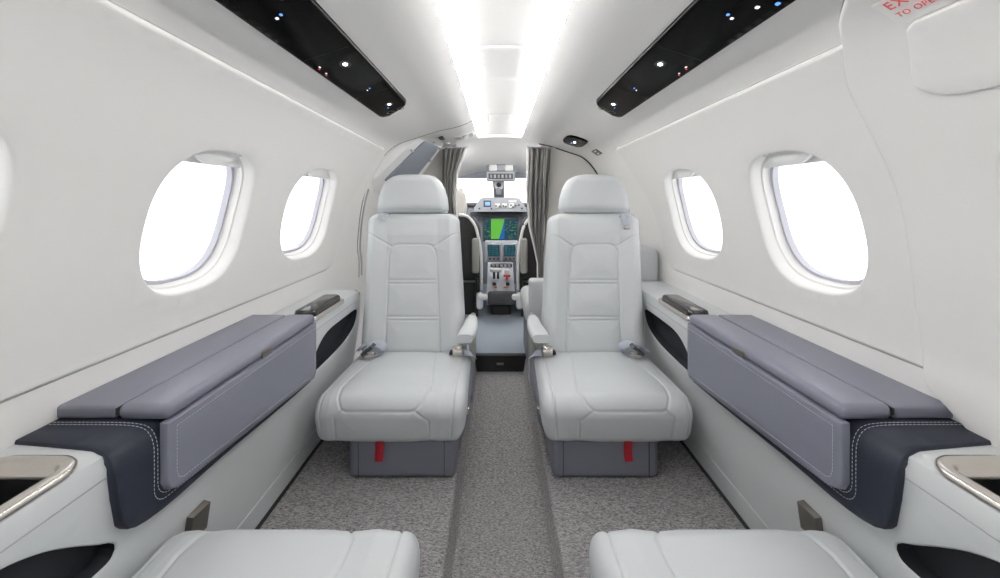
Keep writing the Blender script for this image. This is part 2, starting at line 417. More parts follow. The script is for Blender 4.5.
# ------------------------------------------------------------------ entry door on the left and partitions
f = HULL.surf(-1)
ud = HULL.u_of(x=.34)
mb = MB()
patch(mb, f, [(YD+.012, ud), (YP, ud), (YP, HULL.U), (YD+.012, HULL.U)], off=-.030, rim=((.0, -.02),))
door = struct(mb.build('door_1', PANELM), 'off-white entry door curving up to ceiling left of cockpit')
q4 = [W(424.8, 142.5, 2.40), W(373, 194, 2.40), W(439.5, 148.5, 2.66), W(410, 186, 2.66)]
nq = (q4[1]-q4[0]).cross(q4[2]-q4[0]).normalized(); nq = nq if nq.x > 0 else -nq
def dq(a, b, o=0): return q4[0].lerp(q4[1], b).lerp(q4[2].lerp(q4[3], b), a)+nq*o
pn = patch(MB(), dq, rrect(-.32, 1.22, -.10, .98, .08), off=-.012, rim=((.03, -.003), (.045, -.02), (.045, -.07)), du=.1, dy=.2).build('door_lining', WHITE, door)
patch(MB(), dq, rrect(0, 1, 0, .76, .06), off=-.004, rim=((.012, -.002), (.015, -.008)), du=.1, dy=.2).build('fabric_panel', MESHP, pn, 40)
for a, b in ((-.12, .18), (1.1, .35), (1.08, .0), (.5, -.06)):
    MB().box(dq(a, b, -.006), (.014, .05, .014), .004).build('door_clip', STEEL, pn)
MB().box(dq(.55, -.2, .0), (.035, .11, .02), .006).build('latch_recess', DARKG, pn)
mb = MB(); line_on(mb, f, [(2.215, HULL.u_of(z=.06)), (2.235, HULL.u_of(z=-.2)), (2.24, HULL.u_of(z=-.42))], .0045, .0)
mb.build('hand_rail', STEEL, door)
mb = MB(); line_on(mb, f, [(2.255, HULL.u_of(z=.10)), (2.275, HULL.u_of(z=-.2)), (2.28, HULL.u_of(z=-.44))], .0025, -.028)
mb.build('door_seal', SEAM, door)
mb = MB(); patch(mb, f, rrect(2.19, 2.225, HULL.u_of(z=.085), HULL.u_of(z=.055), .008), off=-.008, rim=((.001, -.004), (.001, -.02))); mb.build('rail_bracket', WHITE, door)
# moulded arch framing the door: a swelling band behind the liner edge
mb = MB(); patch(mb, f, [(YD+.012, ud), (YD+.085, ud), (YD+.07, HULL.u_of(z=.1)), (YD+.03, HULL.u_of(z=-.1)), (YD+.02, HULL.U), (YD+.012, HULL.U)], off=-.016, rim=((.003, -.003), (.006, -.018)))
struct(mb.build('trim_2', LINER))
mb = MB(); line_on(mb, f, [(YD+.003, 0), (YD+.003, HULL.u_of(x=.34)), (YD+.003, HULL.u_of(z=.24))], .002, -.0005)
struct(mb.build('trim_3', GAP))
# white placard of three lamps on the forward flank
th = thing('reading_light', 'small white three-lens light on left ceiling flank above door', 'light', f(2.5, HULL.u_of(x=.225), 0))
B = lambda c: (Vector(c)-th.location)
bs = lambda y, u, o=0: B(f(y, u, o))
ul0, ul1 = HULL.u_of(x=.165), HULL.u_of(x=.285)
patch(MB(), bs, rrect(2.44, 2.60, ul0, ul1, .015), off=.004, rim=((.001, -.001), (.003, -.004)), du=.02, dy=.05).build('bezel', WHITE, th)
for k in range(3):
    u0 = ul0+.012+k*.036
    patch(MB(), bs, rrect(2.47, 2.57, u0, u0+.026, .006), off=.007, rim=((.001, -.001), (.002, -.003)), du=.02, dy=.05).build('lens', CHROME if k == 1 else STEEL, th)
# bulkheads either side of the cockpit opening
def bulkhead(s, x_in, name, m):
    top = [(s*p[0], p[1]) for p in (HULL.at(u)[0] for u in np.linspace(HULL.u_of(x=x_in), HULL.U, 30))]
    top = [top[0]]+[(x*1.09, z_*1.06 if z_ > 0 else z_) for x, z_ in top[1:]]; poly = top+[(s*.80, -.86), (s*x_in, -.86)]
    return struct(MB().prism(poly, YP-.05, YP-.03).build(name, m))
bulkhead(1, .285, 'wall_front_right', BEIGE)
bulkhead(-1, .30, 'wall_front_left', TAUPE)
f = HULL.surf(1)
mb = MB(); line_on(mb, f, [(YP-.055, HULL.u_of(x=.27)), (YP-.055, HULL.u_of(z=.0))], .006, .002); struct(mb.build('trim_4', GAP))
mb = MB().box((.30, YP-.075, -.2), (.012, .05, 1.1), .005); struct(mb.build('trim_5', BEIGE))

# curtains gathered beside the opening
def curtain(s, x0, x1, label, sway):                 # x1: outer edge at four heights
    V = []; Fc = []; nz, nx = 36, 90
    for i in range(nz):
        t = i/(nz-1); z = .352-t*(.352+.62)
        xs = float(np.interp(t, [a for a, _ in sway], [b for _, b in sway])); xe = float(np.interp(t, [0, .4, .75, 1], x1))
        for j in range(nx):
            a = j/(nx-1); x = xs+(xe-xs)*a
            y = YP-.095+.018*math.sin(a*4.5*2*math.pi+.8*math.sin(t*3))+.004*math.sin(a*23+t*4)
            V.append((s*(x+.006*math.sin(t*5+a*3)), y, z))
    for i in range(nz-1):
        for j in range(nx-1): Fc.append((i*nx+j, i*nx+j+1, (i+1)*nx+j+1, (i+1)*nx+j))
    th = thing('curtain', label, 'curtain', (s*x0, YP-.09, -.6), 'cockpit curtains')
    off = -Vector(th.location)
    o = obj('curtain_cloth', [Vector(v)+off for v in V], Fc, CURT, th, 80)
    md = o.modifiers.new('thick', 'SOLIDIFY'); md.thickness = .003
    hem = [Vector(V[i*nx])+off+Vector((0, -.012, 0)) for i in range(nz)]
    MB().tube(hem, .008, 8).build('pale_hem', CURTW, th)
    MB().tube([Vector((s*(x0-.01), YP-.095, .356))+off, Vector((s*(x1[0]+.03), YP-.095, .35))+off], .006, 8).build('curtain_rail', STEEL, th)
curtain(-1, .225, (.385, .40, .40, .40), 'taupe curtain gathered behind the left seat beside the entry door', [(0, .228), (.18, .285), (.36, .30), (.47, .285), (.6, .29), (1, .29)])
curtain(1, .19, (.345, .335, .29, .29), 'taupe curtain gathered behind the right seat beside cockpit opening', [(0, .19), (.3, .178), (.55, .2), (.68, .235), (.8, .262), (1, .265)])

# ------------------------------------------------------------------ overhead panels
for s in (-1, 1):
    f = HULL.surf(s); ua, ub = HULL.u_of(x=.358), HULL.u_of(x=.470)
    th = thing('overhead_service_unit', 'glossy black overhead service unit on the %s ceiling flank' % SIDE[s], 'service unit', f(.9, (ua+ub)/2), 'overhead service units')
    g = lambda y, u, o=0, th=th, f=f: Vector(f(y, u, o))-th.location
    end = [(1.47, ua), (1.505, ua+.008), (1.535, ua+.03), (1.565, ua+.075), (1.575, ub-.03), (1.57, ub-.008), (1.55, ub)]
    body = patch(MB(), g, [(-.5, ua)]+[tuple(p) for p in smooth_poly(end, 5)]+[(-.5, ub)], off=.010, rim=((.002, -.001), (.006, -.006), (.008, -.011)), du=.012, dy=.03)
    body.build('glass_panel', GLOSS, th, 50)
    for yy in (.93, 1.27):
        mb = MB(); line_on(mb, g, [(yy, ua+.004), (yy, ub-.004)], .0008, .0102, seg=4); mb.build('panel_joint', BLACK, th)
    for yy, q in ((1.015, .4), (1.435, .42), (.5, .4)):
        u0 = ua+(ub-ua)*q
        ld = patch(MB(), g, [(yy+.008*math.cos(a), u0+.005*math.sin(a)) for a in np.linspace(0, 2*math.pi, 16, False)], off=.0112, rim=((.001, -.001),), du=.01, dy=.01).build('reading_lamp', LAMP, th)
        patch(MB(), g, [(yy+.022*math.cos(a), u0+.013*math.sin(a)) for a in np.linspace(0, 2*math.pi, 20, False)], off=.0105, rim=((.001, -.001),), du=.01, dy=.02).build('lamp_bezel', BLACK, th)
    def icon(yy, q, m, ly=.012, lu=.006, nm='lit_icon'):
        ly *= .72; lu *= .72
        u0 = ua+(ub-ua)*q; patch(MB(), g, rrect(yy-ly/2, yy+ly/2, u0-lu/2, u0+lu/2, .0015, 2), off=.0113, rim=((.0005, -.001),), du=.01, dy=.01).build(nm, m, th)
    icon(.735, .50, IB, .009, .006); icon(.742, .60, IW, .009, .007)
    icon(.985, .86, IW, .012, .004); icon(.995, .91, IR, .009, .004); icon(1.03, .89, IW, .010, .004); icon(1.04, .93, IR, .010, .003)
    icon(1.225, .45, IB, .012, .004); icon(1.235, .54, IW, .010, .004)
    if s > 0: icon(.69, .72, IW, .010, .008); icon(.665, .88, IB, .011, .008)
    icon(1.47, .55, IB, .016, .004)
    for q in (.25, .62):
        u0 = ua+(ub-ua)*q
        pts = [(1.522+.018*q+.016*math.cos(a), u0+.013*math.sin(a)) for a in np.linspace(0, 2*math.pi, 17)]
        mb = MB(); line_on(mb, g, pts, .0009, .0105, step=.004, seg=4); mb.build('vent_ring', BRONZE, th)
f = HULL.surf(1)
(yc, uc) = HULL.px(575, 141)
th = thing('reading_light', 'small black oval light panel on right ceiling flank', 'light', f(yc, uc))
g = lambda y, u, o=0: Vector(f(y, u, o))-th.location
lp = [(yc+.135*math.copysign(abs(math.cos(a))**.6, math.cos(a)), uc+.058*math.copysign(abs(math.sin(a))**.6, math.sin(a))) for a in np.linspace(0, 2*math.pi, 32, False)]
patch(MB(), g, lp, off=.008, rim=((.002, -.001), (.006, -.008))).build('bezel', GLOSS, th)
patch(MB(), g, [(yc+.018*math.cos(a), uc+.006*math.sin(a)) for a in np.linspace(0, 2*math.pi, 14, False)], off=.0095, rim=((.001, -.002),), du=.01, dy=.01).build('reading_lamp', LAMP, th)
patch(MB(), g, rrect(yc+.03, yc+.06, uc-.012, uc-.006, .001), off=.0095, rim=((.001, -.002),), du=.01, dy=.01).build('lit_icon', IB, th)
(yc, uc) = HULL.px(597, 152)
th = thing('switch_plate', 'tiny dark square two-button plate beside the oval light', 'switch', f(yc, uc))
patch(MB(), g, rrect(yc-.055, yc+.055, uc-.022, uc+.022, .005), off=.004, rim=((.001, -.001), (.002, -.004))).build('plate', BRONZE, th)
for d in (-.011, .011): patch(MB(), g, rrect(yc-.02, yc+.02, uc+d-.005, uc+d+.005, .003), off=.006, rim=((.001, -.002),), du=.01, dy=.01).build('button', CHROME, th)

# exit placard and release cover on the hatch
def qu(px, py): return HULL.px(px, py)
y1 = qu(905, 20)[0]; ulow = qu(905, 20)[1]; utop = HULL.u_of(x=.555)
pl = patch(MB(), f, rrect(.33, y1, utop, ulow, .002, 2), off=.0125, rim=((.0005, -.001),), du=.01, dy=.05).build('exit_placard', WHITE)
tag(pl, 'white placard with red lettering at top of exit hatch', 'sign')
def hull_text(txt, size, ystart, u_base, parent):
    cu = bpy.data.curves.new('red_lettering', 'FONT'); cu.body = txt; cu.size = size; cu.extrude = .0003; cu.space_character = 1.15
    p0, n0 = HULL.at(u_base); tz = HULL.at(u_base-.002)[0]-p0; tz /= np.linalg.norm(tz)
    o = bpy.data.objects.new('red_lettering', cu); C.objects.link(o); cu.materials.append(REDINK); o.parent = parent
    X = Vector((0, -1, 0)); Yv = Vector((tz[0], 0, tz[1])); Z = X.cross(Yv)
    q = p0+n0*.0145; M = Matrix((X, Yv, Z)).transposed().to_4x4(); M.translation = (q[0], ystart, q[1]); me = bpy.data.meshes.new_from_object(o); bpy.data.objects.remove(o); o = bpy.data.objects.new('red_lettering', me); C.objects.link(o); o.parent = parent; o.matrix_local = M
hull_text('TO OPEN', .0125, y1-.012, ulow-.015, pl); hull_text('EXIT', .022, y1-.012, ulow-.034, pl)
ya, ua = qu(912, 26); yb_, ub = qu(935, 96)
oc = [(.36, ulow+.006), (.30, ub), (yb_-.05, ub), (yb_-.012, ub-.012), (yb_, ub-.04), (ya+.005, ulow+.035), (ya-.004, ulow+.016), (ya-.02, ulow+.006)]
tag(patch(MB(), f, smooth_poly(oc[2:], 5).tolist()+[(.36, ulow+.006), (.36, ub)], off=.017, rim=((.002, -.001), (.004, -.005), (.005, -.007)), du=.012, dy=.04).build('release_cover', PANELM),
    'rounded off-white release cover on exit hatch below placard', 'cover')

# ------------------------------------------------------------------ side consoles, cabinets
CONS = Profile([(.784, -.386), (.70, -.386), (.645, -.3865), (.625, -.388), (.611, -.395), (.606, -.41), (.608, -.50), (.618, -.58), (.640, -.74), (.655, -.885)], 10)
TOPU = CONS.u_of(x=.625)
for s in (-1, 1):
    f = CONS.surf(s); yend = 1.735 if s < 0 else 1.91
    cons = thing('side_console', 'pale grey side console running along %s wall' % SIDE[s], 'console', (s*.68, .4, ZF), 'side consoles')
    O = cons.location; g = lambda y, u, o=0, f=f, O=O: Vector(f(y, u, o))-O
    pk1 = [(a, CONS.u_of(z=b)) for a, b in smooth_poly([(1.265, -.558), (1.285, -.525), (1.335, -.479), (1.40, -.456), (1.5, -.452), (1.65, -.453), (1.685, -.459), (1.692, -.478), (1.665, -.525), (1.60, -.552), (1.5, -.566), (1.32, -.570), (1.265, -.558)], 6)[:-1]]
    pk2l = smooth_poly([(.634, -.552), (.628, -.535), (.60, -.514), (.56, -.483), (.52, -.457), (.47, -.438), (.40, -.432), (.3, -.432), (.21, -.45), (.175, -.50), (.2, -.56), (.35, -.58), (.5, -.572), (.58, -.567), (.622, -.566), (.634, -.552)], 6)[:-1]
    pk2 = [(a, CONS.u_of(z=b)) for a, b in pk2l]
    cup = rrect(.31, .592, CONS.u_of(x=.752), CONS.u_of(x=.634), .03)
    hr = ((-.0015, -.0006), (-.003, -.003))
    mb = MB()
    patch(mb, g, [(YB, 0), (yend-.012, 0), (yend-.012, CONS.U), (YB, CONS.U)], [pk1, pk2, cup], rim=None, hole_rims=[hr, hr, None], du=.02, dy=.05)
    # rounded forward end
    for r0, r1 in (((-.012, 0), (-.004, -.004)), ((-.004, -.004), (0, -.012))):
        n = 60; us_ = np.linspace(0, CONS.U, n)
        mb.raw([g(yend+r0[0], u, r0[1]) for u in us_]+[g(yend+r1[0], u, r1[1]) for u in us_], [(i, i+1, n+i+1, n+i) for i in range(n-1)])
    P = [g(yend, u, -.012) for u in us_]+[Vector((s*.783, yend, -.88))-O]
    mb.raw(P, [list(range(len(P)))])
    mb.build('console_shell', SIDEP, cons, 40)
    for pk, nm in ((pk1, 'forward_pocket'), (pk2, 'rear_pocket')):
        patch(MB(), g, offset(pk if area(pk) > 0 else pk[::-1], -.0035), off=-.028, rim=((0, .026),), du=.02).build('pocket_lining', POCK, cons)
    mb = MB(); line_on(mb, g, [(YB, CONS.u_of(z=-.419)), (.62, CONS.u_of(z=-.421))], .0012, 0); mb.build('shadow_joint', SEAM, cons)
    mb = MB(); line_on(mb, g, [(1.24, CONS.u_of(z=-.424)), (yend-.03, CONS.u_of(z=-.424))], .0011, 0); mb.build('shadow_joint', SEAM, cons)
    mb = MB(); line_on(mb, g, [(YB, CONS.u_of(z=-.80)), (yend-.02, CONS.u_of(z=-.80))], .003, -.001); mb.build('kick_moulding', SIDEP, cons)
    struct(MB().box((s*.653, (YB+yend)/2, ZF+.006), (.006, yend-YB, .014), .002).build('baseboard_'+SIDE[s], GAP))
    # bronze wedge plate low on the panel
    def wedge():
        uc = CONS.u_of(z=-.650); p, nn = CONS.at(uc)
        mb = MB(); ps = []
        for (y, u, o) in ((-.023, -.028, .001), (.023, -.028, .001), (.023, .028, .001), (-.023, .028, .001), (-.020, -.025, .012), (.022, -.027, .016), (.022, .027, .016), (-.020, .025, .012)):
            ps.append(f(.808+y, uc+u, o))
        mb.raw(ps, [(0, 1, 2, 3), (4, 5, 6, 7), (0, 1, 5, 4), (1, 2, 6, 5), (2, 3, 7, 6), (3, 0, 4, 7)])
        return mb.build('metal_plate', BRONZE)
    tag(wedge(), 'small square bronze plate low on the %s side panel' % SIDE[s], 'plate', 'bronze plates on the side panels')
    # cup holder: metal rim, inner step, black well
    ch = thing('cup_holder', 'open metal-rimmed cup holder in %s console beside near seat' % SIDE[s], 'cup holder', (s*.69, .46, -.386), 'near cup holders')
    def ringsweep(loop, steps, name, m, parent, z0=-.386, cap=False, O=None):
        O = O or parent.location; V = []; Fc = []; n = len(loop)
        for d, h in steps: V += [Vector((s*a, b, z0+h))-O for a, b in offset(loop, d)]
        for r in range(len(steps)-1):
            for i in range(n): Fc.append((r*n+i, r*n+(i+1) % n, (r+1)*n+(i+1) % n, (r+1)*n+i))
        if cap: Fc.append([(len(steps)-1)*n+i for i in range(n)])
        return MB().raw(V, Fc).build(name, m, parent, 50)
    cl = rrect(.628, .760, .30, .590, .035, 10)
    ringsweep(cl, [(.012, -.004), (.012, .001), (.009, .0045), (.004, .006), (-.004, .0055), (-.008, .002), (-.0095, -.004), (-.012, -.0065), (-.016, -.007), (-.018, -.010), (-.0185, -.014)], 'metal_rim', CHROME, ch)
    ringsweep(cl, [(-.018, -.011), (-.020, -.05), (-.028, -.085)], 'well', BLACK, ch, cap=True)
    # closed cup holder forward of the cabinet
    fc = thing('cup_holder', 'closed cup holder with glossy dark lid and metal rim on %s console by far seat' % SIDE[s], 'cup holder', (s*.62, 1.38, -.386), 'far cup holders')
    cl = rrect(.604, .690, 1.285, 1.55, .025, 8)
    ringsweep(cl, [(.003, -.006), (.003, .004), (.0, .007), (-.006, .007), (-.010, .004)], 'metal_rim', CHROME, fc, cap=True)
    cl2 = rrect(.610, .682, 1.30, 1.535, .02, 8)
    ringsweep(cl2, [(-.002, .004), (.0, .012), (-.003, .022), (-.010, .026)], 'lid', LID, fc, cap=True)
    MB().box(Vector((s*.655, 1.278, -.374))-fc.location, (.06, .012, .008), .003).build('latch', CHROME, fc)
    # the leather covered cabinet
    cab = thing('table_cabinet', 'lavender-grey leather folding table cabinet on %s console' % SIDE[s], 'cabinet', (s*.68, .95, -.5), 'leather table cabinets'); O2 = cab.location
    zb = lambda y: -.506-.043*(y-.69)/.56
    CABP = Profile([(.782, -.380), (.70, -.380), (.640, -.381), (.612, -.386), (.600, -.397), (.594, -.415), (.593, -.44), (.593, -.50), (.595, -.54), (.600, -.575), (.612, -.60)], 10)
    h = lambda y, u, o=0, O2=O2, fs=CABP.surf(s): Vector(fs(y, u, o))-O2
    uz = lambda z: CABP.u_of(z=z)
    low = [(1.252, 0), (1.252, uz(-.568)), (1.1, uz(-.561)), (.95, uz(-.550)), (.85, uz(-.543)), (.78, uz(-.541)), (.73, uz(-.540)), (.695, uz(-.537)), (.665, uz(-.532)), (.645, uz(-.526)), (.632, uz(-.518)), (.624, uz(-.507)), (.620, uz(-.49)), (.614, uz(-.46)), (.609, uz(-.42)), (.609, uz(-.395)), (.616, CABP.u_of(x=.63)), (.622, CABP.u_of(x=.68)), (.634, 0)]
    wr = patch(MB(), h, low, off=0, rim=((.001, -.001), (.002, -.004), (.002, -.016)), du=.012, dy=.03).build('leather_wrap', NAVY, cab, 50)
    mb = MB()
    mb2 = mb
    for d in (0, .007):
        mb = MB(); zz = -.513-d
        ln = [(.682-d, CABP.u_of(x=.77)), (.682-d, uz(-.40))]+[(.682-d, uz(zc)) for zc in np.linspace(-.41, zz+.03, 8)]
        ln += [(.682-d+.03*(1-math.cos(a)), uz(zz+.03-.03*math.sin(a))) for a in np.linspace(.1, math.pi/2, 7)]
        ln += [(y, uz(zz-.043*(y-.71)/.54)) for y in np.linspace(.72, 1.24, 20)]
        dashes(mb, h, ln, .001, r=.00055); mb.build('stitching', STITCH, wr)
    def slab(poly_y, x0, x1, z0, z1, r, nm, m, cut=None):
        return MB().box(Vector((s*(x0+x1)/2, (poly_y[0]+poly_y[1])/2, (z0+z1)/2))-O2, (abs(x1-x0), poly_y[1]-poly_y[0], abs(z1-z0)), r, 4).build(nm, m, cab, 40)
    slab((.692, 1.25), .6735, .783, -.380, -.357, .006, 'top_panel', CABL)
    slab((.690, 1.25), .581, .672, -.383, -.355, .0125, 'lid', CABL)
    # front flap with a tapering lower edge
    FX = .5815
    fs2 = lambda y, u, o=0: Vector((s*(FX-o), y, u))-O2
    fl_ = [(.693, -.389), (1.248, -.389), (1.248, zb(1.248)+.01), (1.238, zb(1.24)), (.715, zb(.715)), (.700, zb(.7)+.006), (.693, zb(.7)+.02)]
    fp = patch(MB(), fs2, fl_, off=.002, rim=((.002, -.0008), (.004, -.003), (.005, -.014)), du=.02, dy=.04).build('front_flap', CABL, cab, 50)
    mb = MB(); ins = [(.707, -.398), (1.24, -.398), (1.24, zb(1.24)+.012), (.722, zb(.72)+.010), (.711, zb(.71)+.016), (.707, zb(.71)+.03), (.707, -.398)]
    dashes(mb, fs2, ins, .0024, .004, .0026, .0005); mb.build('stitching', STITCH, fp)
    MB().box(Vector((s*.581, .985, -.374))-O2, (.006, .045, .016), .002).build('latch', BRONZE, cab)
    MB().box(Vector((s*.6727, .97, -.3665))-O2, (.0022, .556, .012)).build('lid_joint', GAP, cab)

# ------------------------------------------------------------------ seats
def seg_dist(X, Q, a, b):
    ax, aq = a; bx, bq = b; dx, dq = bx-ax, bq-aq; L = dx*dx+dq*dq+1e-12
    t = np.clip(((X-ax)*dx+(Q-aq)*dq)/L, 0, 1); return np.hypot(X-ax-t*dx, Q-aq-t*dq)
def grooves(X, Q, lines, w=.0035):
    d = np.full(X.shape, 9.0)
    for ln in lines:
        for a, b in zip(ln, ln[1:]): d = np.minimum(d, seg_dist(X, Q, a, b))
    return d
def grid_faces(n, m, close=False):
    return [(i*m+j, i*m+j+1, (i+1)*m+j+1, (i+1)*m+j) for i in range(n-1) for j in range(m-1)]+([(i*m+m-1, i*m, (i+1)*m, (i+1)*m+m-1) for i in range(n-1)] if close else [])
def mesh_np(name, V, faces, m, parent, ang=70):
    me = bpy.data.meshes.new(name); me.from_pydata(V.reshape(-1, 3).tolist(), [], faces)
    bm = bmesh.new(); bm.from_mesh(me); bmesh.ops.remove_doubles(bm, verts=bm.verts, dist=1e-5); bmesh.ops.recalc_face_normals(bm, faces=bm.faces); bm.to_mesh(me); bm.free()
    return link(name, me, m, parent, ang)
def cushion(name, parent, hw, y0, y1, zt, th, rise, lines, ob, zb_off=0, m=LEATHER, r_side=.042, nx=210, taper=.0):
    """seat cushion: closed (y,z) profile swept across x; y0 front, y1 rear, top at zt (front) falling by rise to the rear; ob = +1/-1 outboard sign."""
    h = th/2; rf = .052
    prof = []                                        # start rear top, forward, round the front, down, back along the bottom
    top = [(y, zt-rise*((y-y0)/(y1-y0))) for y in np.linspace(y1-.03, y0+rf, 110)]
    prof += top
    prof += [(y0+rf-rf*math.sin(a), zt-rise*rf/(y1-y0)-rf+rf*math.cos(a)) for a in np.linspace(.03, math.pi/2, 26)]
    zb = zt-th; rb = .035
    prof += [(y0+.001*k, z) for k, z in enumerate(np.linspace(zt-rf-.006, zb+rb, 14))]
    prof += [(y0+.014+rb-rb*math.cos(a)-.0, zb+rb-rb*math.sin(a)) for a in np.linspace(.1, math.pi/2, 12)]
    prof += [(y, zb) for y in np.linspace(y0+.014+rb+.01, y1-.03, 20)]
    prof += [(y1-.03+.03*math.sin(a), zb+.03-.03*math.cos(a)) for a in np.linspace(.1, math.pi/2, 8)]
    prof += [(y1-.03+.03*math.cos(a), zt-rise-.03+.03*math.sin(a)) for a in np.linspace(0, math.pi/2-.05, 8)]
    P = np.array(prof); q = np.concatenate([[0], np.cumsum(np.linalg.norm(np.diff(P, axis=0), axis=1))]); q0 = np.interp(109, np.arange(len(q)), q)
    Q = q-q0                                          # 0 where the top starts to roll over the front
    N = np.gradient(P, axis=0); N = np.stack([N[:, 1], -N[:, 0]], 1); N /= np.linalg.norm(N, axis=1)[:, None]+1e-9
    ctr = P.mean(0)
    if ((P-ctr)*N).sum() < 0: N = -N
    a = np.linspace(-1, 1, nx); t = .55*a+.45*np.sin(a*math.pi/2)
    mid = np.stack([np.clip(P[:, 0], y0+h, y1-h), np.full(len(P), zt-h-rise*.5)], 1)
    X = hw*t; d = hw*(1-abs(t)); E = np.where(d < r_side, (1-np.clip(1-d/r_side, 0, 1)**2.6)**(1/2.6), 1)
    XX, QQ = np.meshgrid(X, Q, indexing='ij')
    top_mask = np.clip((QQ+.5)/.5, 0, 1)*np.where(np.arange(len(Q))[None, :] < 163, 1, 0)
    D = grooves(XX*ob, QQ, lines)
    g = -.0042*np.exp(-(D/.0032)**2)+.0045*(1-np.exp(-(D/.04)**2))
    crown = .010*np.cos(np.clip(XX/hw, -1, 1)*math.pi/2)
    g = (g+crown*np.clip(-QQ/.1, 0, 1))*top_mask*E[:, None]
    # side flare with depth
    V = np.zeros((nx, len(P), 3))
    B = mid[None]+(P-mid)[None]*E[:, None, None]+N[None]*g[:, :, None]
    V[:, :, 0] = XX*(1-taper*np.clip((B[:, :, 0]-y0)/(y1-y0), 0, 1))+ob*.10*np.clip(zt-.03-B[:, :, 1], 0, .1)*np.clip(-XX*ob/hw, 0, 1); V[:, :, 1] = B[:, :, 0]; V[:, :, 2] = B[:, :, 1]
    return mesh_np(name, V, grid_faces(nx, len(P), True), m, parent)
def pillow(name, parent, Wf, path, tf, tb, r, lines, m=LEATHER, nu=170, nv=200, lean=lambda v: 0, puff=.006, bump=None, x0=0, pr=2.2):
    """padded slab: half width Wf(v), path(v) -> (y, z) of the mid surface; tf towards the front, tb to the back."""
    a = np.linspace(-1, 1, nu); t = .6*a+.4*np.sin(a*math.pi/2)
    b = np.linspace(-1, 1, nv); v = (.7*b+.3*np.sin(b*math.pi/2)+1)/2
    P = np.array([path(x) for x in v]); L = np.concatenate([[0], np.cumsum(np.linalg.norm(np.diff(P, axis=0), axis=1))]); T = np.gradient(P, L, axis=0); T /= np.linalg.norm(T, axis=1)[:, None]
    N = np.stack([-T[:, 1], T[:, 0]], 1)             # towards -y when rising
    Ws = np.array([Wf(x) for x in v]); X = t[:, None]*Ws[None, :]; dx = Ws[None, :]*(1-abs(t))[:, None]; dv = np.minimum(L, L[-1]-L)[None, :]*np.ones_like(X)
    k = (np.clip(1-dx/r, 0, 1)**pr+np.clip(1-dv/r, 0, 1)**pr); E = np.clip(1-k, 0, 1)**(1/pr)
    LL = np.ones_like(X)*L[None, :]
    D = grooves(X, LL, lines) if lines else np.full(X.shape, 1.0)
    front = tf*E+(-.0044*np.exp(-(D/.0034)**2)+puff*(1-np.exp(-(D/.04)**2)))*E
    if bump is not None: front = front+bump(X, LL, L[-1])*E
    lx = np.array([lean(x) for x in v])[None, :]
    V = np.zeros((2, nu, nv, 3))
    for side, dd in ((0, front), (1, -tb*E)):
        V[side, :, :, 0] = X+lx+x0; V[side, :, :, 1] = P[None, :, 0]+N[None, :, 0]*dd; V[side, :, :, 2] = P[None, :, 1]+N[None, :, 1]*dd
    f0 = grid_faces(nu, nv); n = nu*nv; faces = f0+[tuple(n+i for i in reversed(q)) for q in f0]
    return mesh_np(name, V, faces, m, parent)
def lerp(a, b, t): return a+(b-a)*t

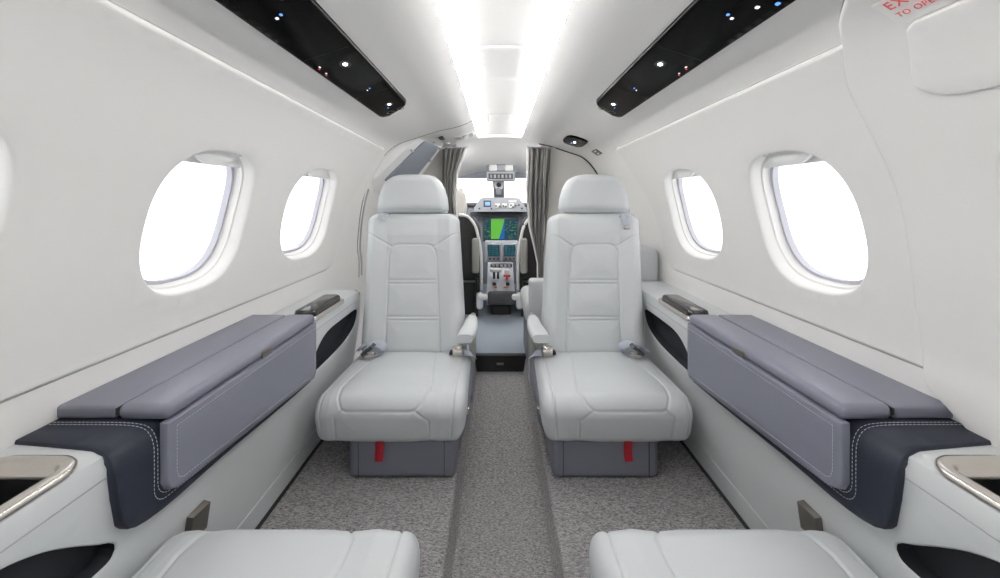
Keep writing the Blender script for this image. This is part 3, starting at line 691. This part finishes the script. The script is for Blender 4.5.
def make_seat(label, x, y, rz, ob, recline, lean, group, xo=.012):
    """ob: outboard direction in the seat's own x. Seat faces its own -y; front of the cushion at y = 0."""
    t = thing('passenger_seat', label, 'seat', (x, y, ZF), group, rz)
    zs = .272
    # seams of the cushion in (outboard x, distance over the top and front)
    cl = .026
    ins = [(cl+.110, -.36), (cl+.113, -.30), (cl+.142, -.08), (cl+.146, -.03), (cl+.135, .03), (cl+.120, .062), (cl+.105, .068), (cl-.09, .068), (cl-.107, .064), (cl-.125, .045), (cl-.142, .0), (cl-.142, -.05), (cl-.115, -.30), (cl-.112, -.36)]
    lines = [ins, [(cl+.118, .064), (cl+.140, .085), (cl+.142, .16)], [(cl-.105, .066), (cl-.150, .10), (cl-.152, .16)], [(.212, -.36), (.212, .16)], [(-.200, -.36), (-.196, .16)]]
    cushion('seat_cushion', t, .240, .0, .41, zs+.002, .147, .005, lines, ob, taper=.04)
    # backrest
    H = .585; xb = xo*ob
    path = lambda v: (.425+recline*v+.012*math.sin(v*math.pi), .235+H*v)
    Wb = lambda v: lerp(.216, .196, v)-.035*(1-math.sqrt(max(0, 1-max(0, (v-.935)/.065)**2)))
    Lb = math.hypot(H, recline)
    ih = .108
    it = .100
    bl = [[(-ih-.004, .0), (-it-.003, Lb*.55), (-it, Lb*.69), (-it+.006, Lb*.735), (-it+.02, Lb*.765), (-it+.04, Lb*.775), (it-.04, Lb*.775), (it-.02, Lb*.765), (it-.006, Lb*.735), (it, Lb*.69), (it+.003, Lb*.55), (ih+.004, 0)],
          [(-it-.004, Lb*.522), (it+.004, Lb*.522)], [(-it-.004, Lb*.498), (it+.004, Lb*.498)], [(-ih, Lb*.272), (ih, Lb*.272)], [(-ih, Lb*.248), (ih, Lb*.248)],
          [(-it+.014, Lb*.755), (-.172, Lb*.842), (-.21, Lb*.865)], [(it-.014, Lb*.755), (.172, Lb*.842), (.21, Lb*.865)]]
    bol = lambda X, L_, T_: .014*np.clip((abs(X)-ih)/.05, 0, 1)*np.clip(L_/.05, 0, 1)-.010*np.clip((L_/T_-.84)/.1, 0, 1)
    pillow('backrest', t, Wb, path, .045, .06, .042, bl, lean=lambda v: xb+lean*ob*v, bump=bol, puff=.005)
    # headrest
    hv = [(0, .153), (.1, .157), (.37, .152), (.6, .141), (.78, .125), (.9, .107), (.96, .092), (1.0, .066)]
    Wh = lambda v: float(np.interp(v, [a for a, _ in hv], [b for _, b in hv]))
    ytop = .425+recline
    path2 = lambda v: (ytop+.0+.018*v, .822+.170*v)
    pillow('headrest', t, Wh, path2, .048, .045, .036, [[(-.2, .012), (.2, .012)]], lean=lambda v: xb+(lean+.006)*ob, puff=.004, nu=80, nv=90, pr=2.0,
           bump=lambda X, L_, T_: -.016*(X/.15)**2)
    # pedestal, side shroud and small parts
    mb = MB().box((-.03*ob, .233, .095), (.338, .38, .19), .022, 5)
    ped = mb.build('pedestal', PED, t)
    for xx in (-.135, .135):
        mb = MB(); mb.box((-.03*ob+xx, .0425, .085), (.0016, .003, .150)); mb.build('pedestal_joint', GAP, ped)
    MB().box((-.02*ob, .27, .185), (.44, .36, .12), .03, 4).build('seat_frame', PED, t)
    # red release strap
    xr = .032*ob
    mb = MB(); mb.tube([(xr, .030, .150), (xr+.001, .022, .135), (xr+.003*ob, .030, .115), (xr+.004*ob, .034, .095), (xr+.006*ob, .032, .065)], 0, 8, flat=(.013, .0022), up=(0, 1, 0.01))
    mb.build('release_strap', RED, t)
    # inboard armrest on a bracket
    ia = -ob
    ar = MB()
    pts = [(ia*.224, .49, .378), (ia*.226, .43, .386), (ia*.225, .36, .380), (ia*.216, .30, .372), (ia*.210, .265, .366)]
    wd = [.014, .023, .030, .034, .030]; V = []; k = 20
    for (p, w_) in zip(smooth_poly(pts, 6), np.interp(np.linspace(0, 4, 25), range(5), wd)):
        for j in range(k):
            a = 2*math.pi*j/k; c_, s_ = math.cos(a), math.sin(a)
            V.append((p[0]+w_*math.copysign(abs(c_)**.6, c_), p[1], p[2]+.016*math.copysign(abs(s_)**.6, s_)))
    n = 25; Fa = [(i*k+j, i*k+(j+1) % k, (i+1)*k+(j+1) % k, (i+1)*k+j) for i in range(n-1) for j in range(k)]
    ar.raw(V, Fa+[list(range(k)), [(n-1)*k+j for j in range(k)]])
    arm = ar.build('armrest', LEATHER, t, 50)
    mb = MB(); mb.box((ia*.228, .40, .345), (.03, .16, .05), .012); mb.box((ia*.228, .45, .30), (.024, .10, .20), .01)
    mb.build('armrest_bracket', PAD, arm)
    # seat belt: outboard coil and buckle, inboard latch, shoulder guide
    bx, by, bz = .155*ob, .345, zs+.018
    sb = thing_child('seat_belt', t)
    el = lambda cx, cz, rx, rz_, y, a0, a1, tilt, n=18: [(cx+ob*(rx*math.cos(a)*math.cos(tilt)-rz_*math.sin(a)*math.sin(tilt)), y-.012*math.cos(a), cz+rx*math.cos(a)*math.sin(tilt)+rz_*math.sin(a)) for a in np.linspace(a0, a1, n)]
    MB().tube([(bx+.075*ob, by+.055, bz-.012), (bx+.055*ob, by+.03, bz+.006)]+el(bx-.008*ob, bz+.012, .042, .025, by-.005, .2, 2*math.pi-.3, .05)+el(bx-.008*ob, bz+.012, .034, .018, by-.012, -.2, 3.6, .05, 12), 0, 8, flat=(.0022, .019), up=(0, 1, .05)).build('webbing', STRAP, sb)
    MB().tube([(bx+.030*ob, by-.040, bz+.000), (bx+.010*ob, by-.044, bz+.018), (bx-.008*ob, by-.040, bz+.030), (bx-.014*ob, by-.02, bz+.036)], 0, 8, flat=(.007, .0022), up=(0, -1, .2)).build('dark_strap', DARKG, sb)
    MB().box((bx-.004*ob, by-.046, bz+.004), (.040, .020, .016), .004, M=Matrix.Rotation(.25*ob, 4, 'Y')).build('buckle', CHROME, sb)
    ix = -.178*ob
    MB().cyl((ix, .345, zs+.018), .021, .040, 'x', 24, bev=.005).build('inboard_buckle', CHROME, sb)
    MB().box((ix+.026*ob, .350, zs+.012), (.016, .030, .014), .005).build('buckle_boot', BLACK, sb)
    MB().tube([(ix-.058*ob, .37, zs-.015), (ix-.050*ob, .345, zs+.010), (ix-.024*ob, .338, zs+.018)], 0, 8, flat=(.018, .003), up=(0, -.4, 1)).build('inboard_webbing', STRAP, sb)
    gx = xb+(lean+.118)*ob; gy = ytop-.060
    MB().box((gx, gy, .815), (.046, .016, .016), .005).build('belt_guide', STRAP, t)
    MB().cyl((gx-.006*ob, gy-.009, .806), .010, .012, 'y', 16).build('guide_stud', STEEL, t)
    if rz == 0 and ob > 0:
        MB().tube([(gx, gy, .825), (gx+.002*ob, gy-.002, .80), (gx+.008*ob, gy-.004, .772)], 0, 8, flat=(.016, .0025), up=(0, -1, 0.1)).build('shoulder_webbing', STRAP, t)
        MB().box((gx+.010*ob, gy-.006, .764), (.030, .008, .018), .004).build('tongue', CHROME, t)
    # controls on the inboard side of the base
    for yy, zz in ((.10, .19), (.15, .20), (.20, .185)): MB().box((ia*.236, yy, zz), (.012, .022, .024), .004).build('seat_control', CHROME, t)
    return t
def thing_child(name, parent):
    o = bpy.data.objects.new(name, None); C.objects.link(o); o.parent = parent; o.empty_display_size = .02; return o
make_seat('pale grey leather seat facing the camera on left of aisle', -.346, 1.215, 0, -1, .115, .025, 'passenger seats', .008)
make_seat('pale grey leather seat facing the camera on right of aisle', .358, 1.215, 0, 1, .115, .032, 'passenger seats', .014)
make_seat('pale grey seat cushion in left foreground facing the cockpit', -.388, .766, math.pi, 1, .32, 0, 'passenger seats')
make_seat('pale grey seat cushion in right foreground facing the cockpit', .388, .766, math.pi, -1, .32, 0, 'passenger seats')

# side-facing seat behind the right chair
ss = thing('side_facing_seat', 'grey side-facing seat against the right wall behind far right chair', 'seat', (.45, 2.15, ZF))
z = lambda v: v-ZF
MB().box((-.24, -.235, z(-.625)), (.15, .06, .50), .016, 4).build('arm_panel', LEATHER2, ss)
MB().box((-.06, .03, z(-.70)), (.50, .46, .34), .02).build('base', PED, ss)
MB().box((-.07, .03, z(-.56)), (.52, .44, .11), .04, 5).build('seat_cushion', LEATHER, ss)
MB().box((.255, .02, z(-.345)), (.13, .50, .225), .04, 5).build('backrest', LEATHER, ss)

# ------------------------------------------------------------------ cockpit
def cock(Yc):
    t = min(1, max(0, (Yc-2.82)/.98)); return lerp(.78, .66, t), lerp(.475, .30, t), -.03
def cockshell(th0, th1, y0, y1, n=30, m=10):
    V = []
    for yy in np.linspace(y0, y1, m):
        a, b, zc = cock(yy)
        for th_ in np.linspace(th0, th1, n): V.append((a*math.cos(th_), yy, zc+(b if math.sin(th_) > 0 else .83)*math.sin(th_)))
    return V, grid_faces(m, n)
R = math.radians
mb = MB(); mb.raw(*cockshell(R(35), R(145), 2.815, 3.78)); struct(mb.build('ceiling_cockpit', LINER))
for s, nm in ((1, 'right'), (-1, 'left')):
    mb = MB()
    V = []
    for yy in np.linspace(2.80, 4.32, 8):
        a, b, zc = cock(yy); V += [(s*a, yy, -.04), (s*a*1.02, yy, -.25), (s*a, yy, -.5), (s*a*.9, yy, -.88)]
    mb.raw(V, grid_faces(8, 4))
    V, Fc = cockshell(R(-3), R(36), 2.815, 3.15); mb.raw([(s*x, y, z_) for x, y, z_ in V], Fc)
    struct(mb.build('wall_cockpit_'+nm, COCKL))
struct(MB().box((0, 4.31, -.46), (1.5, .02, .86)).build('wall_front', DARKG))
win_no += 1
ws = struct(MB().box((0, 3.80, .245), (1.30, .05, .075), .012).build('window_%d' % win_no, BLUEG), 'cockpit windscreen frame')
mb = MB().raw([(-.62, 3.80, .27), (.62, 3.80, .27), (.66, 4.30, -.02), (-.66, 4.30, -.02)], [(0, 1, 2, 3)]); mb.build('window_pane', GLASS, ws)
mb = MB(); mb.raw([(-.065, 3.78, .22), (.045, 3.78, .22), (.055, 4.25, -.02), (-.05, 4.25, -.02), (-.065, 3.80, .24), (.045, 3.80, .24), (.055, 4.27, 0), (-.05, 4.27, 0)], [(0, 1, 2, 3), (4, 5, 6, 7), (0, 1, 5, 4), (2, 3, 7, 6), (1, 2, 6, 5), (0, 3, 7, 4)])
mb.build('centre_post', COCKL, ws)
th = thing('compass', 'small compass hanging on the windscreen centre post', 'compass', (-.005, 3.74, .11))
MB().cyl((0, 0, .03), .045, .04, 'y', 20).build('bracket', WHITE, th); MB().box((0, -.01, -.03), (.05, .04, .07), .012).build('housing', BLUEG, th)
MB().cyl((0, -.03, .03), .022, .02, 'y', 16).build('dial', DARKG, th)
for s in (-1, 1):
    ld = bpy.data.lights.new('window_portal', 'AREA'); ld.shape = 'RECTANGLE'; ld.size = .65; ld.size_y = .4; ld.cycles.is_portal = True
ld = bpy.data.lights.new('windscreen_portal', 'AREA'); ld.shape = 'RECTANGLE'; ld.size = 1.3; ld.size_y = .7; ld.cycles.is_portal = True
lo = bpy.data.objects.new('windscreen_portal', ld); C.objects.link(lo); lo.location = (0, 4.32, .14); lo.rotation_euler = (-math.pi/2, 0, 0)
FILL = mat('fill_lens', (1, 1, 1, 1), .5, emit=(1, .98, .95, 1), estr=75)
for sx in (-1, 1):  # lamps added out of view behind the bulkheads to brighten the cockpit ceiling
    dl = thing('cockpit_fill_light', 'unseen round fill light added under cockpit ceiling on the %s' % SIDE[sx], 'light', (sx*.42, 3.05, .30), 'added cockpit fill lights')
    MB().cyl((0, 0, .005), .065, .02, 'z', 24, bev=.004).build('lens', FILL, dl); MB().cyl((0, 0, .020), .075, .016, 'z', 24, bev=.004).build('bezel', WHITE, dl)
# overhead switch panel
Yo = 3.55
def B3(px0, px1, py0, py1, Y, dep, r=.006, mb=None, M=None):
    a, b = W(px0, py1, Y), W(px1, py0, Y); mb = mb or MB()
    return mb.box(((a.x+b.x)/2, Y+dep/2, (a.z+b.z)/2), (b.x-a.x, dep, b.z-a.z), r)
ov = thing('overhead_console', 'grey overhead switch console above the windscreen post', 'console', W(500, 165, Yo))
def at(mb, o): bmesh.ops.translate(mb.bm, vec=-o.location, verts=mb.bm.verts); return mb
at(B3(486.5, 515.5, 154, 181, Yo, .12, .015), ov).build('housing', BLUEG, ov)
at(B3(492, 510, 161.5, 164, Yo-.008, .02, .003), ov).build('display', IW, ov)
for px in (493, 509): at(B3(px-4, px+4, 164.5, 171, Yo-.02, .04, .012), ov).build('eyeball_vent', WHITE, ov)
at(B3(497, 505, 165, 170, Yo-.012, .03, .005), ov).build('centre_switch', COCKL, ov)
lower = at(B3(487, 514.5, 172, 180.5, Yo-.015, .05, .006), ov).build('switch_bezel', COCKL, ov)
lowd = at(B3(488.5, 513, 173.5, 179, Yo-.019, .02, .003), ov).build('switch_field', DARKG, ov)
for k in range(6): at(B3(490+k*3.8, 492.2+k*3.8, 174.5, 178, Yo-.026, .02, .002), ov).build('toggle_switch', COCKL if k % 2 else PAD, ov)
# instrument panel
Yi = 3.62
ip = thing('instrument_panel', 'cockpit instrument panel with lit display screens', 'instrument panel', W(500, 260, Yi))
a, b = W(430, 262, Yi), W(572, 206, Yi)
mb = MB().box(((a.x+b.x)/2, Yi+.06, (a.z+b.z)/2-.1), (b.x-a.x, .1, b.z-a.z+.2), .01); at(mb, ip).build('fascia', BLUEG, ip)
mb = MB().box((0.0, Yi+.16, W(0, 205, Yi).z), (1.25, .36, .03), .012); at(mb, ip).build('glareshield', DARKG, ip)
at(B3(470, 530, 212, 216.5, Yi-.01, .05, .006), ip).build('glareshield_lip', DARKG, ip)
poly = [(W(p, q, 3.5).x, W(p, q, 3.5).z) for p, q in ((474, 211.5), (527, 211.5), (525.5, 207), (519.5, 198.5), (516, 197.5), (483, 197.5), (479.5, 199.5), (474, 208))]
gp = at(MB().prism(poly, 3.5, 3.62), ip).build('guidance_panel', COCKL, ip)
at(B3(483.5, 491, 200.5, 207, 3.495, .02, .003), ip).build('standby_bezel', DARKG, gp)
at(B3(485, 490, 202, 205.5, 3.492, .02, .002), ip).build('standby_screen', SCRLB, gp)
for k in range(3): at(B3(495+k*7, 500+k*7, 203.5, 208, 3.49, .02, .004), ip).build('button_block', WHITE, gp)
at(B3(508.5, 516.5, 200.3, 202.4, 3.49, .02, .003), ip).build('display_strip', WHITE, gp)
mb = MB()
for (p, q) in ((496, 206), (499.5, 206.5), (503.5, 206), (506, 206.6), (511, 205), (513, 207), (515.5, 205.5), (479.5, 208.5), (491.5, 208.7), (522, 208.3), (519, 205)):
    at(B3(p-.8, p+.8, q-.8, q+.8, 3.483, .02, .002), ip).build('knob', DARKG, gp)
mfd = at(B3(482.5, 518.5, 216, 241.5, Yi-.012, .03, .006), ip).build('display_unit', DARKG, ip)
at(B3(484, 517, 218, 239.5, Yi-.015, .02, .002), ip).build('screen', SCRD, mfd)
gx = [(491, 219), (504.5, 219), (502.5, 228), (499, 239), (491, 239)]
at(MB().prism([(W(p, q, Yi-.018).x, W(p, q, Yi-.018).z) for p, q in gx], Yi-.019, Yi-.015), ip).build('map_land', SCRG, mfd)
gx = [(504.5, 219), (504.5, 239), (499, 239), (501.5, 232), (503, 226)]
at(MB().prism([(W(p, q, Yi-.018).x, W(p, q, Yi-.018).z) for p, q in gx], Yi-.0185, Yi-.015), ip).build('map_water', SCRB, mfd)
mb = MB(); rd = random.Random(3)
for k in range(46):
    px = rd.choice([rd.uniform(485, 490), rd.uniform(506, 516)]); py = rd.uniform(220, 238.5)
    B3(px-rd.uniform(.4, 1.1), px+rd.uniform(.4, 1.1), py-.3, py+.3, Yi-.0195, .004, 0, mb)
at(mb, ip).build('readouts', SCRL, mfd)
for pp in ((464, 478.5), (522.5, 535)):
    d2 = at(B3(pp[0], pp[1], 216.5, 240, Yi-.012, .03, .006), ip).build('display_unit', DARKG, ip)
    at(B3(pp[0]+1.3, pp[1]-1.3, 218.5, 238.5, Yi-.015, .02, .002), ip).build('screen', SCRLB if pp[0] > 500 else SCRB, d2)
# centre pedestal: screens, levers
cp = thing('centre_pedestal', 'grey cockpit centre pedestal with two small screens and thrust levers', 'pedestal', (0, 3.2, -.86))
up = MB(); a, b = W(485, 263, 3.45), W(518, 241, 3.45)
up.box(((a.x+b.x)/2, 3.49, (a.z+b.z)/2), (b.x-a.x, .08, b.z-a.z), .008); at(up, cp).build('screen_panel', COCKL, cp)
for x0, x1 in ((487, 500.5), (503, 516)):
    d = at(B3(x0, x1, 243.5, 262, 3.44, .03, .004), cp).build('control_unit', STEEL, cp)
    at(B3(x0+1, x1-1, 245, 256.5, 3.436, .02, .002), cp).build('screen', SCRT, d)
    mb = MB()
    for k in range(15): B3(x0+2+(k % 3)*3.3, x0+3.6+(k % 3)*3.3+(k*7 % 3)*.3, 246+(k//3)*2, 246.8+(k//3)*2, 3.434, .004, 0, mb)
    at(mb, cp).build('readouts', SCRC, d)
    for k in range(3): at(B3(x0+2+k*4, x0+4+k*4, 257.8, 259.8, 3.432, .02, .002), cp).build('key', DARKG, d)
rows = [(488, 515.5, 263, 270, 3.36), (488, 515, 270, 281, 3.22), (486.5, 515.5, 281, 291, 3.05)]
body = MB(); pts = []
for (p, q, Y) in ((0, 262, 3.42), (0, 270.5, 3.28), (0, 281, 3.12), (0, 291.5, 2.98), (0, 293.5, 2.965), (0, 305, 2.97)): pts.append((Y, W(498, q, Y).z))
poly = pts+[(3.42, -.80)]
at(MB().prism(poly, CX-.085, CX+.125, 'yz'), cp).build('console_body', COCKL, cp)
at(B3(487.5, 516.5, 292, 306, 2.955, .30, .02), cp).build('rear_housing', DARKG, cp)
at(B3(491, 511, 305, 317, 3.0, .25, .02), cp).build('foot', BLACK, cp)
at(B3(490.5, 512, 264, 269.5, 3.33, .05, .003), cp).build('switch_row', DARKG, cp)
for k in range(5): at(B3(492+k*4, 494.5+k*4, 265, 268.3, 3.315, .03, .002), cp).build('button', STEEL, cp)
lv = at(B3(490, 502, 268.5, 272.5, 3.10, .04, .012), cp).build('thrust_lever', WHITE, cp)
for q in (493, 497): at(B3(q, q+2.2, 272, 279, 3.12, .02, .003), cp).build('lever_arm', BLACK, lv)
fl2 = at(B3(504.5, 509.5, 270, 275.5, 3.10, .03, .006), cp).build('flap_lever', WHITE, cp)
mb = MB(); B3(503.5, 510.5, 275, 277, 3.09, .03, .004, mb); B3(505.8, 508.3, 276, 280, 3.09, .03, .004, mb); at(mb, cp).build('red_guard', KRED, fl2)
for q in (492.5, 506): at(B3(q, q+3.5, 282.8, 285.5, 3.03, .03, .004), cp).build('trim_knob', BLACK, cp)
for q in (494, 504): at(B3(q, q+3, 287, 288.2, 2.985, .02, .001), cp).build('legend', ORANGE, cp)
MB().box(Vector((-.03, 3.02, -.83))-cp.location, (.05, .02, .02), .005).build('red_tag', KRED, cp)

def pilot(s, label):
    t = thing('pilot_seat', label, 'seat', (s*.36, 3.0, -.86), 'pilot seats')
    z = lambda v: v+.86
    # black shell, rounded at the shoulders
    sh = lambda v: .218-.10*(1-math.sqrt(max(0, 1-max(0, (v-.72)/.28)**2)))
    pillow('back_shell', t, sh, lambda v: (-.02+.05*v, z(-.60)+.49*v), .05, .05, .03, [], m=BLACK, nu=50, nv=60, puff=0)
    pillow('headrest', t, lambda v: float(np.interp(v, [0, .3, .7, .9, 1], [.10, .115, .10, .075, .04])), lambda v: (.03+.03*v, z(-.13)+.24*v), .04, .05, .035, [], m=PAD if s > 0 else BEIGE, nu=40, nv=50, puff=0)
    MB().box((0, .20, z(-.56)), (.44, .46, .12), .04, 4).build('seat_cushion', PAD, t)
    MB().box((0, .18, z(-.735)), (.36, .36, .26), .02).build('base', BLACK, t)
    edge = [(-s*.06, -.055, z(-.105)), (-s*.13, -.062, z(-.125)), (-s*.18, -.065, z(-.19)), (-s*.205, -.065, z(-.28)), (-s*.222, -.065, z(-.38)), (-s*.226, -.062, z(-.52)), (-s*.224, -.055, z(-.66))]
    MB().tube(smooth_poly(edge, 6), .011, 10).build('white_edging', WHITE, t)
    MB().box((-s*.185, -.09, z(-.405)), (.052, .05, .255), .016, 4).build('folded_armrest', PAD, t)
    mb = MB().box((-s*.215, -.08, z(-.735)), (.05, .06, .12), .022, 4); mb.box((-s*.235, -.09, z(-.705)), (.075, .05, .045), .02, 4); mb.build('armrest_hinge', WHITE, t)
    MB().cyl((-s*.20, -.09, z(-.62)), .016, .10, 'z', 12).build('lever', BLACK, t); MB().box((-s*.19, -.07, z(-.80)), (.03, .05, .1), .01).build('pivot', BLACK, t)
pilot(-1, 'black-backed pilot seat left of cockpit console')
pilot(1, 'black-backed pilot seat right of cockpit console')

# ------------------------------------------------------------------ light, camera
w = bpy.data.worlds.new('sky'); bpy.context.scene.world = w; w.use_nodes = True
bg = w.node_tree.nodes['Background']; bg.inputs['Color'].default_value = (.97, .985, 1, 1); bg.inputs['Strength'].default_value = 1.7
cam = bpy.data.cameras.new('camera'); co = bpy.data.objects.new('camera', cam); C.objects.link(co)
cam.sensor_width = 36; cam.lens = F*36/1000; cam.shift_x = (500-VX)/1000; cam.shift_y = -(289-VY)/1000; cam.clip_start = .02
co.location = (CX, 0, 0); co.rotation_euler = (math.pi/2, 0, 0)
sc = bpy.context.scene; sc.camera = co
sc.view_settings.view_transform = 'Standard'; sc.view_settings.look = 'None'; sc.view_settings.gamma = 1; sc.view_settings.exposure = 0.50
sc.view_settings.use_curve_mapping = False
try:
    sc.cycles.use_denoising = True; sc.cycles.max_bounces = 12; sc.cycles.diffuse_bounces = 8; sc.cycles.sample_clamp_indirect = 6
except Exception: pass
for o in list(bpy.data.objects):
    if o.parent is None: o.location.z += LIFT
    for k in (): pass
